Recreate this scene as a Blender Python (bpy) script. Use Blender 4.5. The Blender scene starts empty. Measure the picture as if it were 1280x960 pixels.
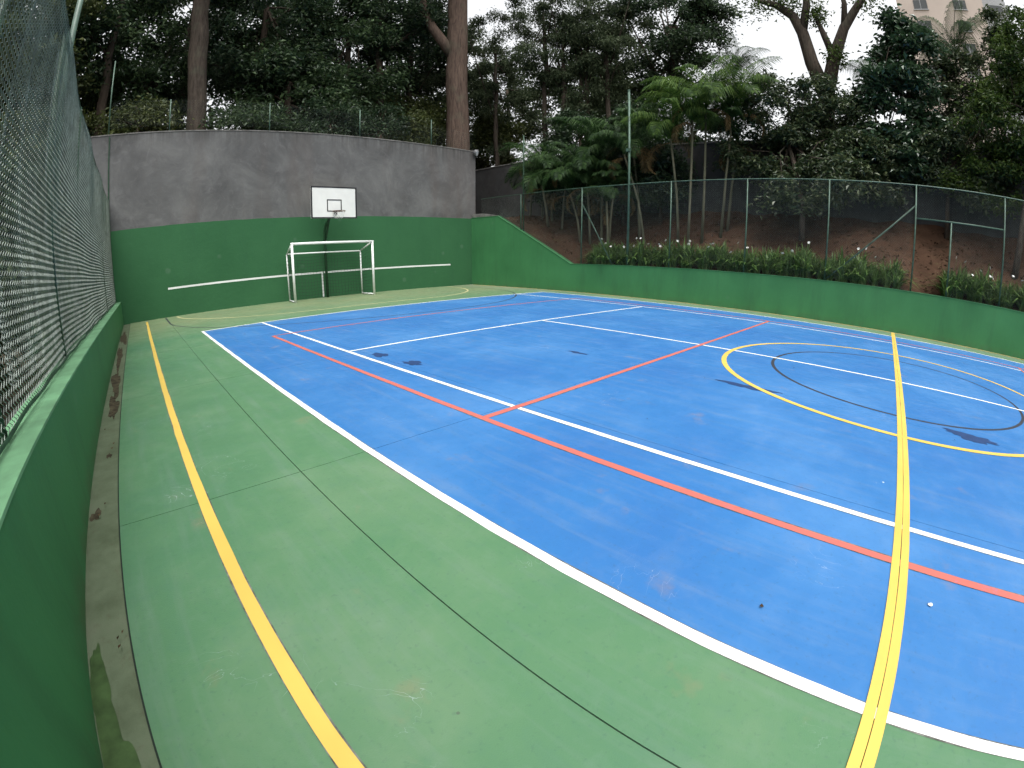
import bpy, math, random
import numpy as np
from mathutils import Vector, Matrix

# ------------------------------------------------------------------ camera
scene = bpy.context.scene
col = scene.collection
R = math.radians

cam_data = bpy.data.cameras.new('camera')
cam_data.type = 'PANO'                       # a real wide action-camera lens: straight lines bow outwards
cam_data.panorama_type = 'FISHEYE_LENS_POLYNOMIAL'
cam_data.sensor_fit = 'HORIZONTAL'
cam_data.sensor_width = 36.0
cam_data.sensor_height = 27.0
H = 18.0
cam_data.fisheye_fov = R(220)
cam_data.fisheye_polynomial_k0 = 0.0
cam_data.fisheye_polynomial_k1 = -1.12858988 / H
cam_data.fisheye_polynomial_k2 = -0.06020164 / H ** 2
cam_data.fisheye_polynomial_k3 = 0.25253007 / H ** 3
cam_data.fisheye_polynomial_k4 = -0.13802531 / H ** 4
cam_data.clip_start = 0.02
cam_data.clip_end = 5000
cam = bpy.data.objects.new('camera', cam_data)
col.objects.link(cam)
yaw, pitch, roll = 0.78752, 0.28229, 0.0013
fwd = Vector((math.sin(yaw) * math.cos(pitch), math.cos(yaw) * math.cos(pitch), -math.sin(pitch)))
rt = Vector((math.cos(yaw), -math.sin(yaw), 0))
up = rt.cross(fwd)
r2 = rt * math.cos(roll) + up * math.sin(roll)
u2 = up * math.cos(roll) - rt * math.sin(roll)
m = Matrix((r2, u2, -fwd)).transposed().to_4x4()
m.translation = Vector((-6.738, 0.393, 1.269))
cam.matrix_world = m
scene.camera = cam

# ------------------------------------------------------------------ light
SUN_EL, SUN_AZ = 69, 205
world = bpy.data.worlds.new('World')
scene.world = world
world.use_nodes = True
wn = world.node_tree
wn.nodes.clear()
wo = wn.nodes.new('ShaderNodeOutputWorld')
bg = wn.nodes.new('ShaderNodeBackground')
hs = wn.nodes.new('ShaderNodeHueSaturation')
sky = wn.nodes.new('ShaderNodeTexSky')
sky.sky_type = 'NISHITA'
sky.sun_disc = False
sky.sun_elevation = R(SUN_EL)
sky.sun_rotation = R(SUN_AZ)
sky.dust_density = 6.0
sky.air_density = 1.5
hs.inputs['Saturation'].default_value = 0.10     # overcast: a white, even sky
wn.links.new(sky.outputs[0], hs.inputs['Color'])
wn.links.new(hs.outputs[0], bg.inputs['Color'])
wn.links.new(bg.outputs[0], wo.inputs[0])
bg.inputs['Strength'].default_value = 0.15
sun_d = bpy.data.lights.new('sun', 'SUN')
sun_d.energy = 0.55
sun_d.angle = R(40)
sun_d.color = (1.0, 0.97, 0.93)
sun = bpy.data.objects.new('sun', sun_d)
col.objects.link(sun)
sd = Vector((math.sin(R(SUN_AZ)) * math.cos(R(SUN_EL)), math.cos(R(SUN_AZ)) * math.cos(R(SUN_EL)), math.sin(R(SUN_EL))))
sun.rotation_euler = sd.to_track_quat('Z', 'Y').to_euler()
vs = scene.view_settings
vs.view_transform = 'Standard'
vs.look = 'None'
vs.gamma = 1.0
vs.use_curve_mapping = False
vs.exposure = 1.1
scene.cycles.use_denoising = True
scene.cycles.max_bounces = 6
scene.cycles.diffuse_bounces = 4
scene.cycles.transparent_max_bounces = 6

# ------------------------------------------------------------------ helpers
def srgb(r, g, b):
    f = lambda c: (c / 255 / 12.92) if c / 255 <= .04045 else ((c / 255 + .055) / 1.055) ** 2.4
    return (f(r), f(g), f(b), 1)


def tag(o, label=None, cat=None, group=None, kind=None):
    if label: o['label'] = label
    if cat: o['category'] = cat
    if group: o['group'] = group
    if kind: o['kind'] = kind
    return o


def empty(name, loc=(0, 0, 0), rz=0):
    o = bpy.data.objects.new(name, None)
    o.empty_display_size = .2
    o.location = loc
    o.rotation_euler = (0, 0, rz)
    col.objects.link(o)
    return o


def link(name, mesh, parent=None, loc=None, rot=None, scale=None):
    o = bpy.data.objects.new(name, mesh)
    col.objects.link(o)
    if parent: o.parent = parent
    if loc is not None: o.location = loc
    if rot is not None: o.rotation_euler = rot
    if scale is not None: o.scale = scale if hasattr(scale, '__len__') else (scale,) * 3
    return o


def np_mesh(name, V, F, mat, smooth=False):
    """V (n,3) array, F (m,k) array of equal-sized faces"""
    V = np.asarray(V, np.float32); F = np.asarray(F, np.int32)
    me = bpy.data.meshes.new(name)
    me.vertices.add(len(V)); me.vertices.foreach_set('co', V.ravel())
    k = F.shape[1]
    me.loops.add(F.size); me.loops.foreach_set('vertex_index', F.ravel())
    me.polygons.add(len(F)); me.polygons.foreach_set('loop_start', np.arange(0, F.size, k, dtype=np.int32))
    me.polygons.foreach_set('use_smooth', np.full(len(F), smooth))
    me.update(calc_edges=True)
    me.materials.append(mat)
    return me


class MB:
    def __init__(self): self.v = []; self.f = []

    def add(self, vs, fs):
        b = len(self.v); self.v += [tuple(p) for p in vs]; self.f += [tuple(i + b for i in f) for f in fs]; return self

    def box(self, lo, hi):
        x0, y0, z0 = lo; x1, y1, z1 = hi
        return self.add([(x0, y0, z0), (x1, y0, z0), (x1, y1, z0), (x0, y1, z0), (x0, y0, z1), (x1, y0, z1), (x1, y1, z1), (x0, y1, z1)],
                        [(0, 3, 2, 1), (4, 5, 6, 7), (0, 1, 5, 4), (1, 2, 6, 5), (2, 3, 7, 6), (3, 0, 4, 7)])

    def tube(self, pts, rad, n=8, cap=True):
        pts = [Vector(p) for p in pts]
        if not hasattr(rad, '__len__'): rad = [rad] * len(pts)
        vs = []; fs = []; prev = None
        for i, p in enumerate(pts):
            d = (pts[min(i + 1, len(pts) - 1)] - pts[max(i - 1, 0)]).normalized()
            a = prev if prev is not None else (Vector((1, 0, 0)) if abs(d.x) < .8 else Vector((0, 1, 0)))
            a = (a - d * a.dot(d)).normalized(); b = d.cross(a); prev = a
            for k in range(n):
                t = 2 * math.pi * k / n
                vs.append(p + (a * math.cos(t) + b * math.sin(t)) * rad[i])
        for i in range(len(pts) - 1):
            for k in range(n):
                fs.append((i * n + k, i * n + (k + 1) % n, (i + 1) * n + (k + 1) % n, (i + 1) * n + k))
        if cap:
            fs.append(tuple(range(n - 1, -1, -1))); fs.append(tuple((len(pts) - 1) * n + k for k in range(n)))
        return self.add(vs, fs)

    def prism(self, poly, axis, a, b):
        """poly of 2-D points, extruded along axis from a to b"""
        def P(q, h):
            return {'x': (h, q[0], q[1]), 'y': (q[0], h, q[1]), 'z': (q[0], q[1], h)}[axis]
        n = len(poly)
        vs = [P(q, a) for q in poly] + [P(q, b) for q in poly]
        fs = [tuple(range(n - 1, -1, -1)), tuple(range(n, 2 * n))] + [(i, (i + 1) % n, n + (i + 1) % n, n + i) for i in range(n)]
        return self.add(vs, fs)

    def mesh(self, name, mat, smooth=False):
        me = bpy.data.meshes.new(name)
        me.from_pydata(self.v, [], self.f)
        me.update()
        if smooth:
            me.polygons.foreach_set('use_smooth', [True] * len(me.polygons))
        me.materials.append(mat)
        return me

    def build(self, name, mat, parent=None, smooth=False, recalc=False):
        me = self.mesh(name, mat, smooth)
        if recalc:
            import bmesh
            b = bmesh.new(); b.from_mesh(me); bmesh.ops.recalc_face_normals(b, faces=b.faces); b.to_mesh(me); b.free()
        return link(name, me, parent)


# ------------------------------------------------------------------ materials
class NT:
    """tiny node-tree helper"""
    def __init__(self, name, rough=.6, spec=.35):
        self.m = bpy.data.materials.new(name); self.m.use_nodes = True
        self.t = self.m.node_tree; self.b = self.t.nodes['Principled BSDF']
        self.b.inputs['Roughness'].default_value = rough
        self.b.inputs['Specular IOR Level'].default_value = spec
        self.geo = None

    def n(self, ty, **kw):
        nd = self.t.nodes.new(ty)
        for k, v in kw.items(): setattr(nd, k, v)
        return nd

    def l(self, a, b): self.t.links.new(a, b)

    def pos(self):
        if not self.geo: self.geo = self.n('ShaderNodeNewGeometry')
        return self.geo.outputs['Position']

    def noise(self, scale, detail=4, rough=.55, vec=None, dist=0, stretch=None):
        nd = self.n('ShaderNodeTexNoise'); nd.inputs['Scale'].default_value = scale
        nd.inputs['Detail'].default_value = detail; nd.inputs['Roughness'].default_value = rough; nd.inputs['Distortion'].default_value = dist
        v = vec or self.pos()
        if stretch:
            mp = self.n('ShaderNodeMapping'); mp.inputs['Scale'].default_value = stretch; self.l(v, mp.inputs['Vector']); v = mp.outputs[0]
        self.l(v, nd.inputs['Vector'])
        return nd.outputs['Fac']

    def ramp(self, fac, stops, interp='LINEAR'):
        nd = self.n('ShaderNodeValToRGB'); nd.color_ramp.interpolation = interp
        e = nd.color_ramp.elements
        while len(e) < len(stops): e.new(.5)
        for i, (p, c) in enumerate(stops):
            e[i].position = p; e[i].color = c if hasattr(c, '__len__') else (c, c, c, 1)
        self.l(fac, nd.inputs['Fac']); return nd.outputs['Color']

    def mix(self, fac, a, b, mode='MIX'):
        nd = self.n('ShaderNodeMix', data_type='RGBA', blend_type=mode)
        for s, v in ((nd.inputs[0], fac), (nd.inputs[6], a), (nd.inputs[7], b)):
            if hasattr(v, 'node'): self.l(v, s)
            else: s.default_value = v
        return nd.outputs[2]

    def math(self, op, a, b=0.0, clamp=False):
        nd = self.n('ShaderNodeMath', operation=op, use_clamp=clamp)
        for s, v in ((nd.inputs[0], a), (nd.inputs[1], b)):
            if hasattr(v, 'node'): self.l(v, s)
            else: s.default_value = v
        return nd.outputs[0]

    def xyz(self):
        s = self.n('ShaderNodeSeparateXYZ'); self.l(self.pos(), s.inputs[0]); return s.outputs

    def bump(self, h, strength=.3, dist=.01):
        nd = self.n('ShaderNodeBump'); nd.inputs['Strength'].default_value = strength; nd.inputs['Distance'].default_value = dist
        self.l(h, nd.inputs['Height']); self.l(nd.outputs[0], self.b.inputs['Normal'])

    def col(self, c):
        if hasattr(c, 'node'): self.l(c, self.b.inputs['Base Color'])
        else: self.b.inputs['Base Color'].default_value = c
        return self.m


def plain(name, c, rough=.5, spec=.4, metal=0, var=.12, scale=9):
    t = NT(name, rough, spec); t.b.inputs['Metallic'].default_value = metal
    n = t.noise(scale, 5)
    d = tuple(x * (1 - var * 1.6) for x in c[:3]) + (1,); l = tuple(min(1, x * (1 + var)) for x in c[:3]) + (1,)
    t.col(t.ramp(n, [(.3, d), (.7, l)])); return t.m


BLUE = (.025, .130, .335, 1)
GREEN = (.070, .165, .080, 1)
WALLG = (.032, .148, .050, 1)


def court_material():
    t = NT('court_paint', .5, .3)
    x, y, z = t.xyz()
    ax = t.math('ABSOLUTE', x); ay = t.math('ABSOLUTE', y)
    blue = t.math('MULTIPLY', t.math('LESS_THAN', ax, 5.50), t.math('LESS_THAN', ay, 11.05))
    n1 = t.noise(.55, 6, .6); n2 = t.noise(3.2, 6, .65); n3 = t.noise(38, 3, .6)
    bl = t.ramp(n1, [(.28, (.020, .108, .310, 1)), (.5, BLUE), (.70, (.052, .172, .385, 1))])
    gr = t.ramp(n1, [(.28, (.056, .148, .078, 1)), (.5, GREEN), (.70, (.112, .196, .108, 1))])
    c = t.mix(blue, gr, bl)
    n6 = t.noise(9, 7, .7, dist=.4)
    c = t.mix(t.ramp(n6, [(.35, .07), (.5, 0.0)]), c, (.03, .09, .12, 1))
    c = t.mix(t.ramp(n6, [(.52, 0.0), (.72, .06)]), c, (.25, .30, .32, 1))
    # chalky scuffs and dusty patches
    dust = t.ramp(n2, [(.54, 0.0), (.74, 1.0)])
    c = t.mix(t.math('MULTIPLY', dust, .07), c, (.30, .31, .25, 1))
    n4 = t.noise(1.6, 8, .7, dist=.6)
    brown = t.ramp(t.noise(2.6, 5, .6), [(.64, 0.0), (.74, 1.0)])
    c = t.mix(t.math('MULTIPLY', brown, .28), c, (.22, .155, .095, 1))
    # long faint sweep marks along the court, and short pale scratches
    sw = t.noise(2.2, 6, .65, stretch=(5.0, .35, 1))
    c = t.mix(t.ramp(sw, [(.5, 0.0), (.75, .16)]), c, (.20, .23, .24, 1))
    sc = t.noise(2.6, 3, .5, stretch=(1.0, 1.0, 1), dist=2.5)
    ln = t.math('MULTIPLY', t.math('LESS_THAN', t.math('ABSOLUTE', t.math('SUBTRACT', sc, .52)), .0022), t.ramp(t.noise(1.3, 3), [(.60, 0.0), (.68, .35)]))
    c = t.mix(ln, c, (.45, .50, .55, 1))
    # dried silt lying on the end of the court, below the end wall
    end = t.math('MULTIPLY', t.math('SUBTRACT', y, 10.4), .30, clamp=True)
    silt = t.math('MULTIPLY', end, t.ramp(n4, [(.25, .35), (.6, .9)]))
    c = t.mix(t.math('MULTIPLY', silt, .62), c, (.205, .200, .105, 1))
    # silt at the far edge below the planted bank
    e2 = t.math('MULTIPLY', t.math('SUBTRACT', x, 5.0), .6, clamp=True)
    c = t.mix(t.math('MULTIPLY', e2, .38), c, (.27, .27, .22, 1))
    # fine speckle
    c = t.mix(t.ramp(n3, [(.28, .22), (.42, 0.0)]), c, (.03, .06, .06, 1))
    vor = t.n('ShaderNodeTexVoronoi'); vor.inputs['Scale'].default_value = 2.3; t.l(t.pos(), vor.inputs['Vector'])
    spot = t.math('LESS_THAN', vor.outputs['Distance'], .022)
    c = t.mix(t.math('MULTIPLY', spot, .55), c, (.05, .05, .045, 1))
    vo2 = t.n('ShaderNodeTexVoronoi'); vo2.inputs['Scale'].default_value = 1.7; t.l(t.pos(), vo2.inputs['Vector'])
    c = t.mix(t.math('MULTIPLY', t.math('LESS_THAN', vo2.outputs['Distance'], .014), .7), c, (.6, .62, .58, 1))
    t.l(t.ramp(n2, [(.3, .42), (.75, .68)]), t.b.inputs['Roughness'])
    t.bump(t.noise(160, 3, .6), .18, .004)
    return t.col(c)


def line_material(name, c, under, wear=.55):
    t = NT(name, .55, .3)
    n = t.noise(7, 8, .75); n2 = t.noise(60, 4, .7); n3 = t.noise(1.3, 4)
    cc = t.ramp(n3, [(.3, tuple(v * .86 for v in c[:3]) + (1,)), (.65, c)])
    w = t.math('MULTIPLY', t.ramp(n, [(.58, 0.0), (.72, 1.0)]), t.ramp(n2, [(.42, 0.0), (.6, 1.0)]))
    return t.col(t.mix(t.math('MULTIPLY', w, wear), cc, under))


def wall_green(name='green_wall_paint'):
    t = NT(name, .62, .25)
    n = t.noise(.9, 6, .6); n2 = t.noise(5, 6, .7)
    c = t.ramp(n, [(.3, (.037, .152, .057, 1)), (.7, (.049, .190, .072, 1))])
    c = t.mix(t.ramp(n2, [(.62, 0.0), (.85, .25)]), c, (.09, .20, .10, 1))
    # ball scuffs and run-down stains
    n7 = t.noise(1.4, 6, .7, stretch=(1.6, 1.6, .3)); c = t.mix(t.ramp(n7, [(.5, 0.0), (.72, .35)]), c, (.028, .085, .040, 1))
    v7 = t.n('ShaderNodeTexVoronoi'); v7.inputs['Scale'].default_value = 1.3; t.l(t.pos(), v7.inputs['Vector'])
    c = t.mix(t.math('MULTIPLY', t.ramp(v7.outputs['Distance'], [(.06, .22), (.11, 0.0)]), n2), c, (.16, .22, .17, 1))
    # splash dirt just above the floor
    x, y, z = t.xyz()
    sp = t.math('MULTIPLY', t.math('SUBTRACT', .16, z), 5.0, clamp=True)
    c = t.mix(t.math('MULTIPLY', sp, t.ramp(n2, [(.4, 0.0), (.65, .6)])), c, (.07, .08, .04, 1))
    t.bump(t.noise(28, 5, .6), .22, .006)
    return t.col(c)


def plaster(name, split, k_=1.0):
    """grey cement render; below the uneven split line it carries the green paint"""
    t = NT(name, .85, .15)
    n = t.noise(.7, 8, .68, dist=.5); n2 = t.noise(2.6, 8, .7, dist=1.2); n3 = t.noise(.8, 5, .6, stretch=(1.2, 1.2, .25))
    g = t.ramp(n, [(.28, (.064, .064, .064, 1)), (.5, (.104, .104, .103, 1)), (.72, (.150, .149, .145, 1))])
    g = t.mix(t.ramp(n2, [(.52, 0.0), (.7, .45)]), g, (.165, .162, .162, 1))
    g = t.mix(t.ramp(n3, [(.5, 0.0), (.75, .42)]), g, (.095, .075, .066, 1))
    g = t.mix(1.0, g, (k_, k_, k_, 1), 'MULTIPLY')
    x, y, z = t.xyz()
    if split:
        # rain streaks and soot under the coping
        topd = t.math('MULTIPLY', t.math('SUBTRACT', z, 5.25), 1.5, clamp=True)
        st = t.noise(3.0, 5, .6, stretch=(2.6, 1, .12))
        g = t.mix(t.math('MULTIPLY', topd, t.ramp(st, [(.4, 0.0), (.62, .75)])), g, (.05, .048, .045, 1))
        k = t.ramp(t.noise(1.1, 4), [(.3, 0.0), (.7, 1.0)])
        k = t.mix(.45, k, t.noise(14, 4, .7))
        lim = t.math('ADD', t.math('MULTIPLY', x, .0115), t.math('ADD', t.math('MULTIPLY', k, .03), 2.868))
        m_ = t.math('LESS_THAN', z, lim)
        n5 = t.noise(5, 6, .7)
        gc = t.ramp(t.noise(.6, 5), [(.3, (.027, .098, .041, 1)), (.7, (.034, .115, .049, 1))])
        gc = t.mix(t.ramp(n5, [(.62, 0.0), (.85, .2)]), gc, (.09, .2, .1, 1))
        n7 = t.noise(1.2, 6, .7, stretch=(1.6, 1.6, .25)); gc = t.mix(t.ramp(n7, [(.5, 0.0), (.72, .35)]), gc, (.026, .085, .042, 1))
        v7 = t.n('ShaderNodeTexVoronoi'); v7.inputs['Scale'].default_value = 1.1; t.l(t.pos(), v7.inputs['Vector'])
        gc = t.mix(t.math('MULTIPLY', t.ramp(v7.outputs['Distance'], [(.07, .35), (.12, 0.0)]), n5), gc, (.15, .2, .16, 1))
        g = t.mix(m_, g, gc)
    t.bump(t.noise(6, 8, .7), .35, .02)
    return t.col(g)


def soil_material():
    t = NT('red_soil', .95, .1)
    n = t.noise(1.1, 8, .7); n2 = t.noise(9, 8, .75)
    c = t.ramp(n, [(.3, (.031, .019, .012, 1)), (.55, (.058, .032, .020, 1)), (.75, (.082, .050, .032, 1))])
    c = t.mix(t.ramp(n2, [(.55, 0.0), (.7, .6)]), c, (.030, .020, .012, 1))
    c = t.mix(t.ramp(t.noise(2.2, 6, .7), [(.62, 0.0), (.76, .5)]), c, (.06, .085, .025, 1))
    t.bump(n2, .6, .04)
    return t.col(c)


def leaf_material(name, dark, mid, light, rough=.45, trans=.25, spec=.35):
    t = NT(name, rough, spec)
    if not t.geo: t.pos()
    rnd = t.geo.outputs['Random Per Island']
    n = t.noise(.5, 3)
    f = t.math('ADD', t.math('MULTIPLY', rnd, .65), t.math('MULTIPLY', n, .35))
    c = t.ramp(f, [(.15, dark + (1,)), (.5, mid + (1,)), (.9, light + (1,))])
    t.col(c)
    tr = t.n('ShaderNodeBsdfTranslucent'); t.l(c, tr.inputs['Color'])
    mx = t.n('ShaderNodeMixShader'); mx.inputs[0].default_value = trans
    t.l(t.b.outputs[0], mx.inputs[1]); t.l(tr.outputs[0], mx.inputs[2])
    out = [q for q in t.t.nodes if q.type == 'OUTPUT_MATERIAL'][0]
    t.l(mx.outputs[0], out.inputs['Surface'])
    return t.m


def bark_material(name, a, b, vs=7):
    t = NT(name, .9, .1)
    n = t.noise(vs, 8, .7, stretch=(1.6, 1.6, .22), dist=.6); n2 = t.noise(1.4, 5)
    c = t.ramp(n, [(.3, a + (1,)), (.68, b + (1,))])
    c = t.mix(t.ramp(n2, [(.55, 0.0), (.75, .4)]), c, (.09, .10, .07, 1))
    t.bump(n, .8, .05)
    return t.col(c)


M = {}
M['court'] = court_material()
M['joint'] = plain('joint_filler', (.022, .030, .024, 1), .9, .1)
M['white_line'] = line_material('white_line_paint', (.72, .73, .71, 1), (.25, .33, .40, 1))
M['red_line'] = line_material('red_line_paint', (.45, .120, .098, 1), (.10, .16, .42, 1), .7)
M['yellow_line'] = line_material('yellow_line_paint', (.58, .405, .085, 1), (.42, .32, .08, 1), .5)
M['pale_line'] = line_material('pale_line_paint', (.45, .42, .22, 1), (.25, .25, .14, 1), .9)
M['black_line'] = line_material('black_line_paint', (.030, .034, .045, 1), (.04, .12, .35, 1), .8)
M['residue'] = plain('paint_residue', (.13, .135, .12, 1), .8, .1, var=.4, scale=20)
M['patch'] = plain('dark_blue_patch', (.012, .038, .115, 1), .6, .3)
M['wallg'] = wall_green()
M['plaster'] = plaster('end_wall_render', True)
M['plaster2'] = plaster('boundary_wall_render', False, .45)
M['concrete'] = plain('coping_concrete', (.15, .145, .135, 1), .9, .1, var=.3, scale=4)
M['soil'] = soil_material()
M['ground'] = plain('dry_ground', (.10, .085, .06, 1), .95, .1, var=.4, scale=2)
M['white_metal'] = plain('white_enamel', (.74, .75, .73, 1), .4, .4, var=.06)
M['white_board'] = plain('white_board', (.66, .66, .63, 1), .45, .35, var=.04, scale=3)
M['black'] = plain('black_paint', (.012, .012, .014, 1), .5, .4)
M['green_metal'] = plain('green_enamel', (.050, .098, .068, 1), .45, .45, var=.25)
M['dark_green_metal'] = plain('dark_green_enamel', (.018, .055, .028, 1), .5, .4, var=.25)
M['post_green'] = plain('post_green_enamel', (.018, .066, .028, 1), .55, .3, var=.2)
M['wire'] = plain('fence_wire', (.25, .29, .255, 1), .6, .3, var=.3)
M['wire_thin'] = plain('galvanised_wire', (.15, .18, .16, 1), .5, .4, var=.3)
M['wire_grey'] = plain('nylon_cord', (.20, .235, .22, 1), .7, .2, var=.3, scale=3)
M['net'] = plain('net_cord', (.03, .05, .035, 1), .8, .2)
M['net_white'] = plain('hoop_net_cord', (.7, .7, .68, 1), .8, .2)
M['orange'] = plain('hoop_paint', (.10, .05, .035, 1), .5, .4)
M['glass'] = plain('lamp_glass', (.55, .57, .58, 1), .12, .6, var=.05)
M['grey_metal'] = plain('grey_metal', (.12, .12, .125, 1), .5, .5)
M['bark'] = bark_material('brown_bark', (.035, .024, .019), (.130, .092, .072))
M['bark_dark'] = bark_material('dark_bark', (.022, .018, .014), (.085, .065, .05))
M['bark_grey'] = bark_material('grey_bark', (.022, .018, .015), (.085, .068, .054))
M['palm_stem'] = bark_material('palm_stem', (.06, .065, .04), (.17, .16, .11), 4)
M['leaf_dark'] = leaf_material('dark_leaf', (.011, .023, .010), (.033, .063, .025), (.100, .150, .062), .42)
M['leaf_deep'] = leaf_material('deep_leaf', (.009, .021, .010), (.026, .051, .023), (.078, .118, .055), .45)
M['leaf_olive'] = leaf_material('olive_leaf', (.025, .035, .010), (.055, .075, .020), (.110, .125, .040), .5)
M['leaf_grey'] = leaf_material('grey_leaf', (.024, .040, .018), (.060, .084, .042), (.125, .152, .085), .6, .3, .2)
M['leaf_gloss'] = leaf_material('glossy_leaf', (.012, .030, .014), (.028, .062, .028), (.075, .125, .058), .28, .15, .5)
M['leaf_mottle'] = leaf_material('mottled_leaf', (.013, .028, .010), (.038, .062, .024), (.130, .155, .070), .38, .2, .45)
M['leaf_lush'] = leaf_material('lush_leaf', (.020, .042, .008), (.048, .085, .016), (.105, .150, .030), .45)
M['frond'] = leaf_material('palm_leaflet', (.008, .022, .007), (.018, .045, .012), (.045, .088, .022), .6, .25, .15)
M['frond_bright'] = leaf_material('young_palm_leaflet', (.015, .038, .008), (.042, .088, .016), (.090, .145, .028), .6, .3, .15)
M['frond_dead'] = leaf_material('dry_palm_leaflet', (.06, .040, .018), (.12, .082, .036), (.20, .14, .065), .8, .2, .1)
M['blade'] = leaf_material('strap_leaf', (.028, .062, .014), (.066, .130, .030), (.135, .215, .062), .45, .25, .3)
M['petal'] = plain('white_petal', (.78, .78, .74, 1), .6, .2, var=.05)
M['facade'] = plain('cream_facade', (.55, .47, .41, 1), .85, .1, var=.06, scale=.3)
M['facade_grey'] = plain('pale_grey_facade', (.42, .43, .44, 1), .8, .1, var=.06, scale=.3)
M['window_dark'] = plain('window_glass', (.05, .055, .055, 1), .1, .6)
M['moss'] = plain('wet_moss', (.048, .085, .030, 1), .35, .4, var=.25, scale=14)
M['mud'] = plain('dried_mud', (.058, .050, .032, 1), .9, .1, var=.5, scale=14)
M['litter'] = leaf_material('fallen_leaf', (.018, .013, .008), (.055, .038, .022), (.12, .085, .05), .9, .05, .03)


def gutter_material():
    t = NT('gutter_concrete', .8, .2)
    n = t.noise(2.2, 8, .7); n2 = t.noise(11, 8, .75)
    c = t.ramp(n, [(.3, (.062, .082, .045, 1)), (.55, (.102, .130, .080, 1)), (.8, (.128, .142, .098, 1))])
    c = t.mix(t.ramp(n2, [(.55, 0.0), (.72, .45)]), c, (.070, .055, .035, 1))
    t.bump(n2, .4, .01)
    return t.col(c)
M['gutter'] = gutter_material()

# ------------------------------------------------------------------ ground and terrain
YB, XL, XR = 16.16, -7.34, 6.52
rng = np.random.default_rng(4)

g = MB(); g.add([(-900, -900, -.35), (900, -900, -.35), (900, 900, -.35), (-900, 900, -.35)], [(0, 1, 2, 3)])
tag(g.build('ground', M['ground']), kind='structure')


def grid_terrain(name, x0, x1, y0, y1, nx, ny, zf, mat):
    X, Y = np.meshgrid(np.linspace(x0, x1, nx), np.linspace(y0, y1, ny))
    Z = zf(X, Y)
    V = np.stack([X, Y, Z], -1).reshape(-1, 3)
    i = np.arange(ny - 1)[:, None] * nx + np.arange(nx - 1)[None]
    i = i.ravel()
    F = np.stack([i, i + 1, i + nx + 1, i + nx], 1)
    return tag(link(name, np_mesh(name, V, F, mat, True)), kind='structure')


def wtop(y):
    """top of the low wall below the planted bank"""
    return np.interp(y, [-14, 0, 10.6, 14.45, 16.2], [1.16, 1.07, 1.0, 2.95, 2.97])


def bank_z(x, y):
    b = wtop(y) - .06
    s = np.clip((x - 6.7) / 4.3, 0, 1)
    s = s * .8 + .2 * s * s
    top = 3.28
    w = .05 * np.sin(x * 3.1 + y * 1.7) + .04 * np.sin(y * 4.3 - x * 2.2) + .03 * np.sin(x * 7.7) * np.sin(y * 6.1)
    return b + (np.maximum(top, b + .3) - b) * s + w * np.clip((x - 6.75) / .6, 0, 1)


grid_terrain('soil_bank', 6.70, 11.02, -14, 40, 60, 420, bank_z, M['soil'])
grid_terrain('hillside', -60, 6.76, 16.42, 110, 40, 40, lambda x, y: 5.2 + .02 * (y - 16) + .12 * np.sin(x * .9) * np.sin(y * .7), M['soil'])
grid_terrain('upper_ground', 11.22, 110, -60, 110, 60, 90, lambda x, y: 4.7 + .1 * np.sin(x * .8) * np.sin(y * .6), M['ground'])

# ------------------------------------------------------------------ court
court = empty('court_floor')
tag(court, kind='structure')
b = MB(); b.box((-7.14, -14, -.20), (XR, YB, -.007)); b.build('joint_bed', M['joint'], court)
xs = [-7.132, -5.985, -3.99, -1.95, .05, 2.05, 4.05, XR]
ys = [-14, -12, -9, -6, -3, 0, 3.02, 6.03, 9.04, 12.05, YB]
for i in range(len(xs) - 1):
    for j in range(len(ys) - 1):
        gl = .003 if i == 1 else .002 if i == 2 else .0012
        gr_ = .003 if i == 0 else .002 if i == 1 else .0012
        gb = .0028 if i < 2 else .0016
        x0 = xs[i] + (gl if i else .002); x1 = xs[i + 1] - (gr_ if i < len(xs) - 2 else 0)
        y0 = ys[j] + gb; y1 = ys[j + 1] - (gb if j < len(ys) - 2 else 0)
        b = MB(); b.box((x0, y0, -.09), (x1, y1, 0)); b.build('floor_slab', M['court'], court)
b = MB(); b.box((XL, -14, -.2), (-7.14, YB, -.014)); b.build('gutter', M['gutter'], court)


def blob(cx, cy, rx, ry, z, name, mat, parent, seed, rot=0, n=30, rough=.3, jit=0):
    rr = random.Random(seed)
    ph = [rr.uniform(0, 6.28) for _ in range(4)]
    vs = [(cx, cy, z)]
    for k in range(n):
        a = 2 * math.pi * k / n
        q = 1 + rough * (.5 * math.sin(2 * a + ph[0]) + .35 * math.sin(3 * a + ph[1]) + .3 * math.sin(5 * a + ph[2]) + .2 * math.sin(9 * a + ph[3])) + rr.uniform(-jit, jit)
        x, y = rx * q * math.cos(a), ry * q * math.sin(a)
        vs.append((cx + x * math.cos(rot) - y * math.sin(rot), cy + x * math.sin(rot) + y * math.cos(rot), z))
    return MB().add(vs, [(0, 1 + k, 1 + (k + 1) % n) for k in range(n)]).build(name, mat, parent)


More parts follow.
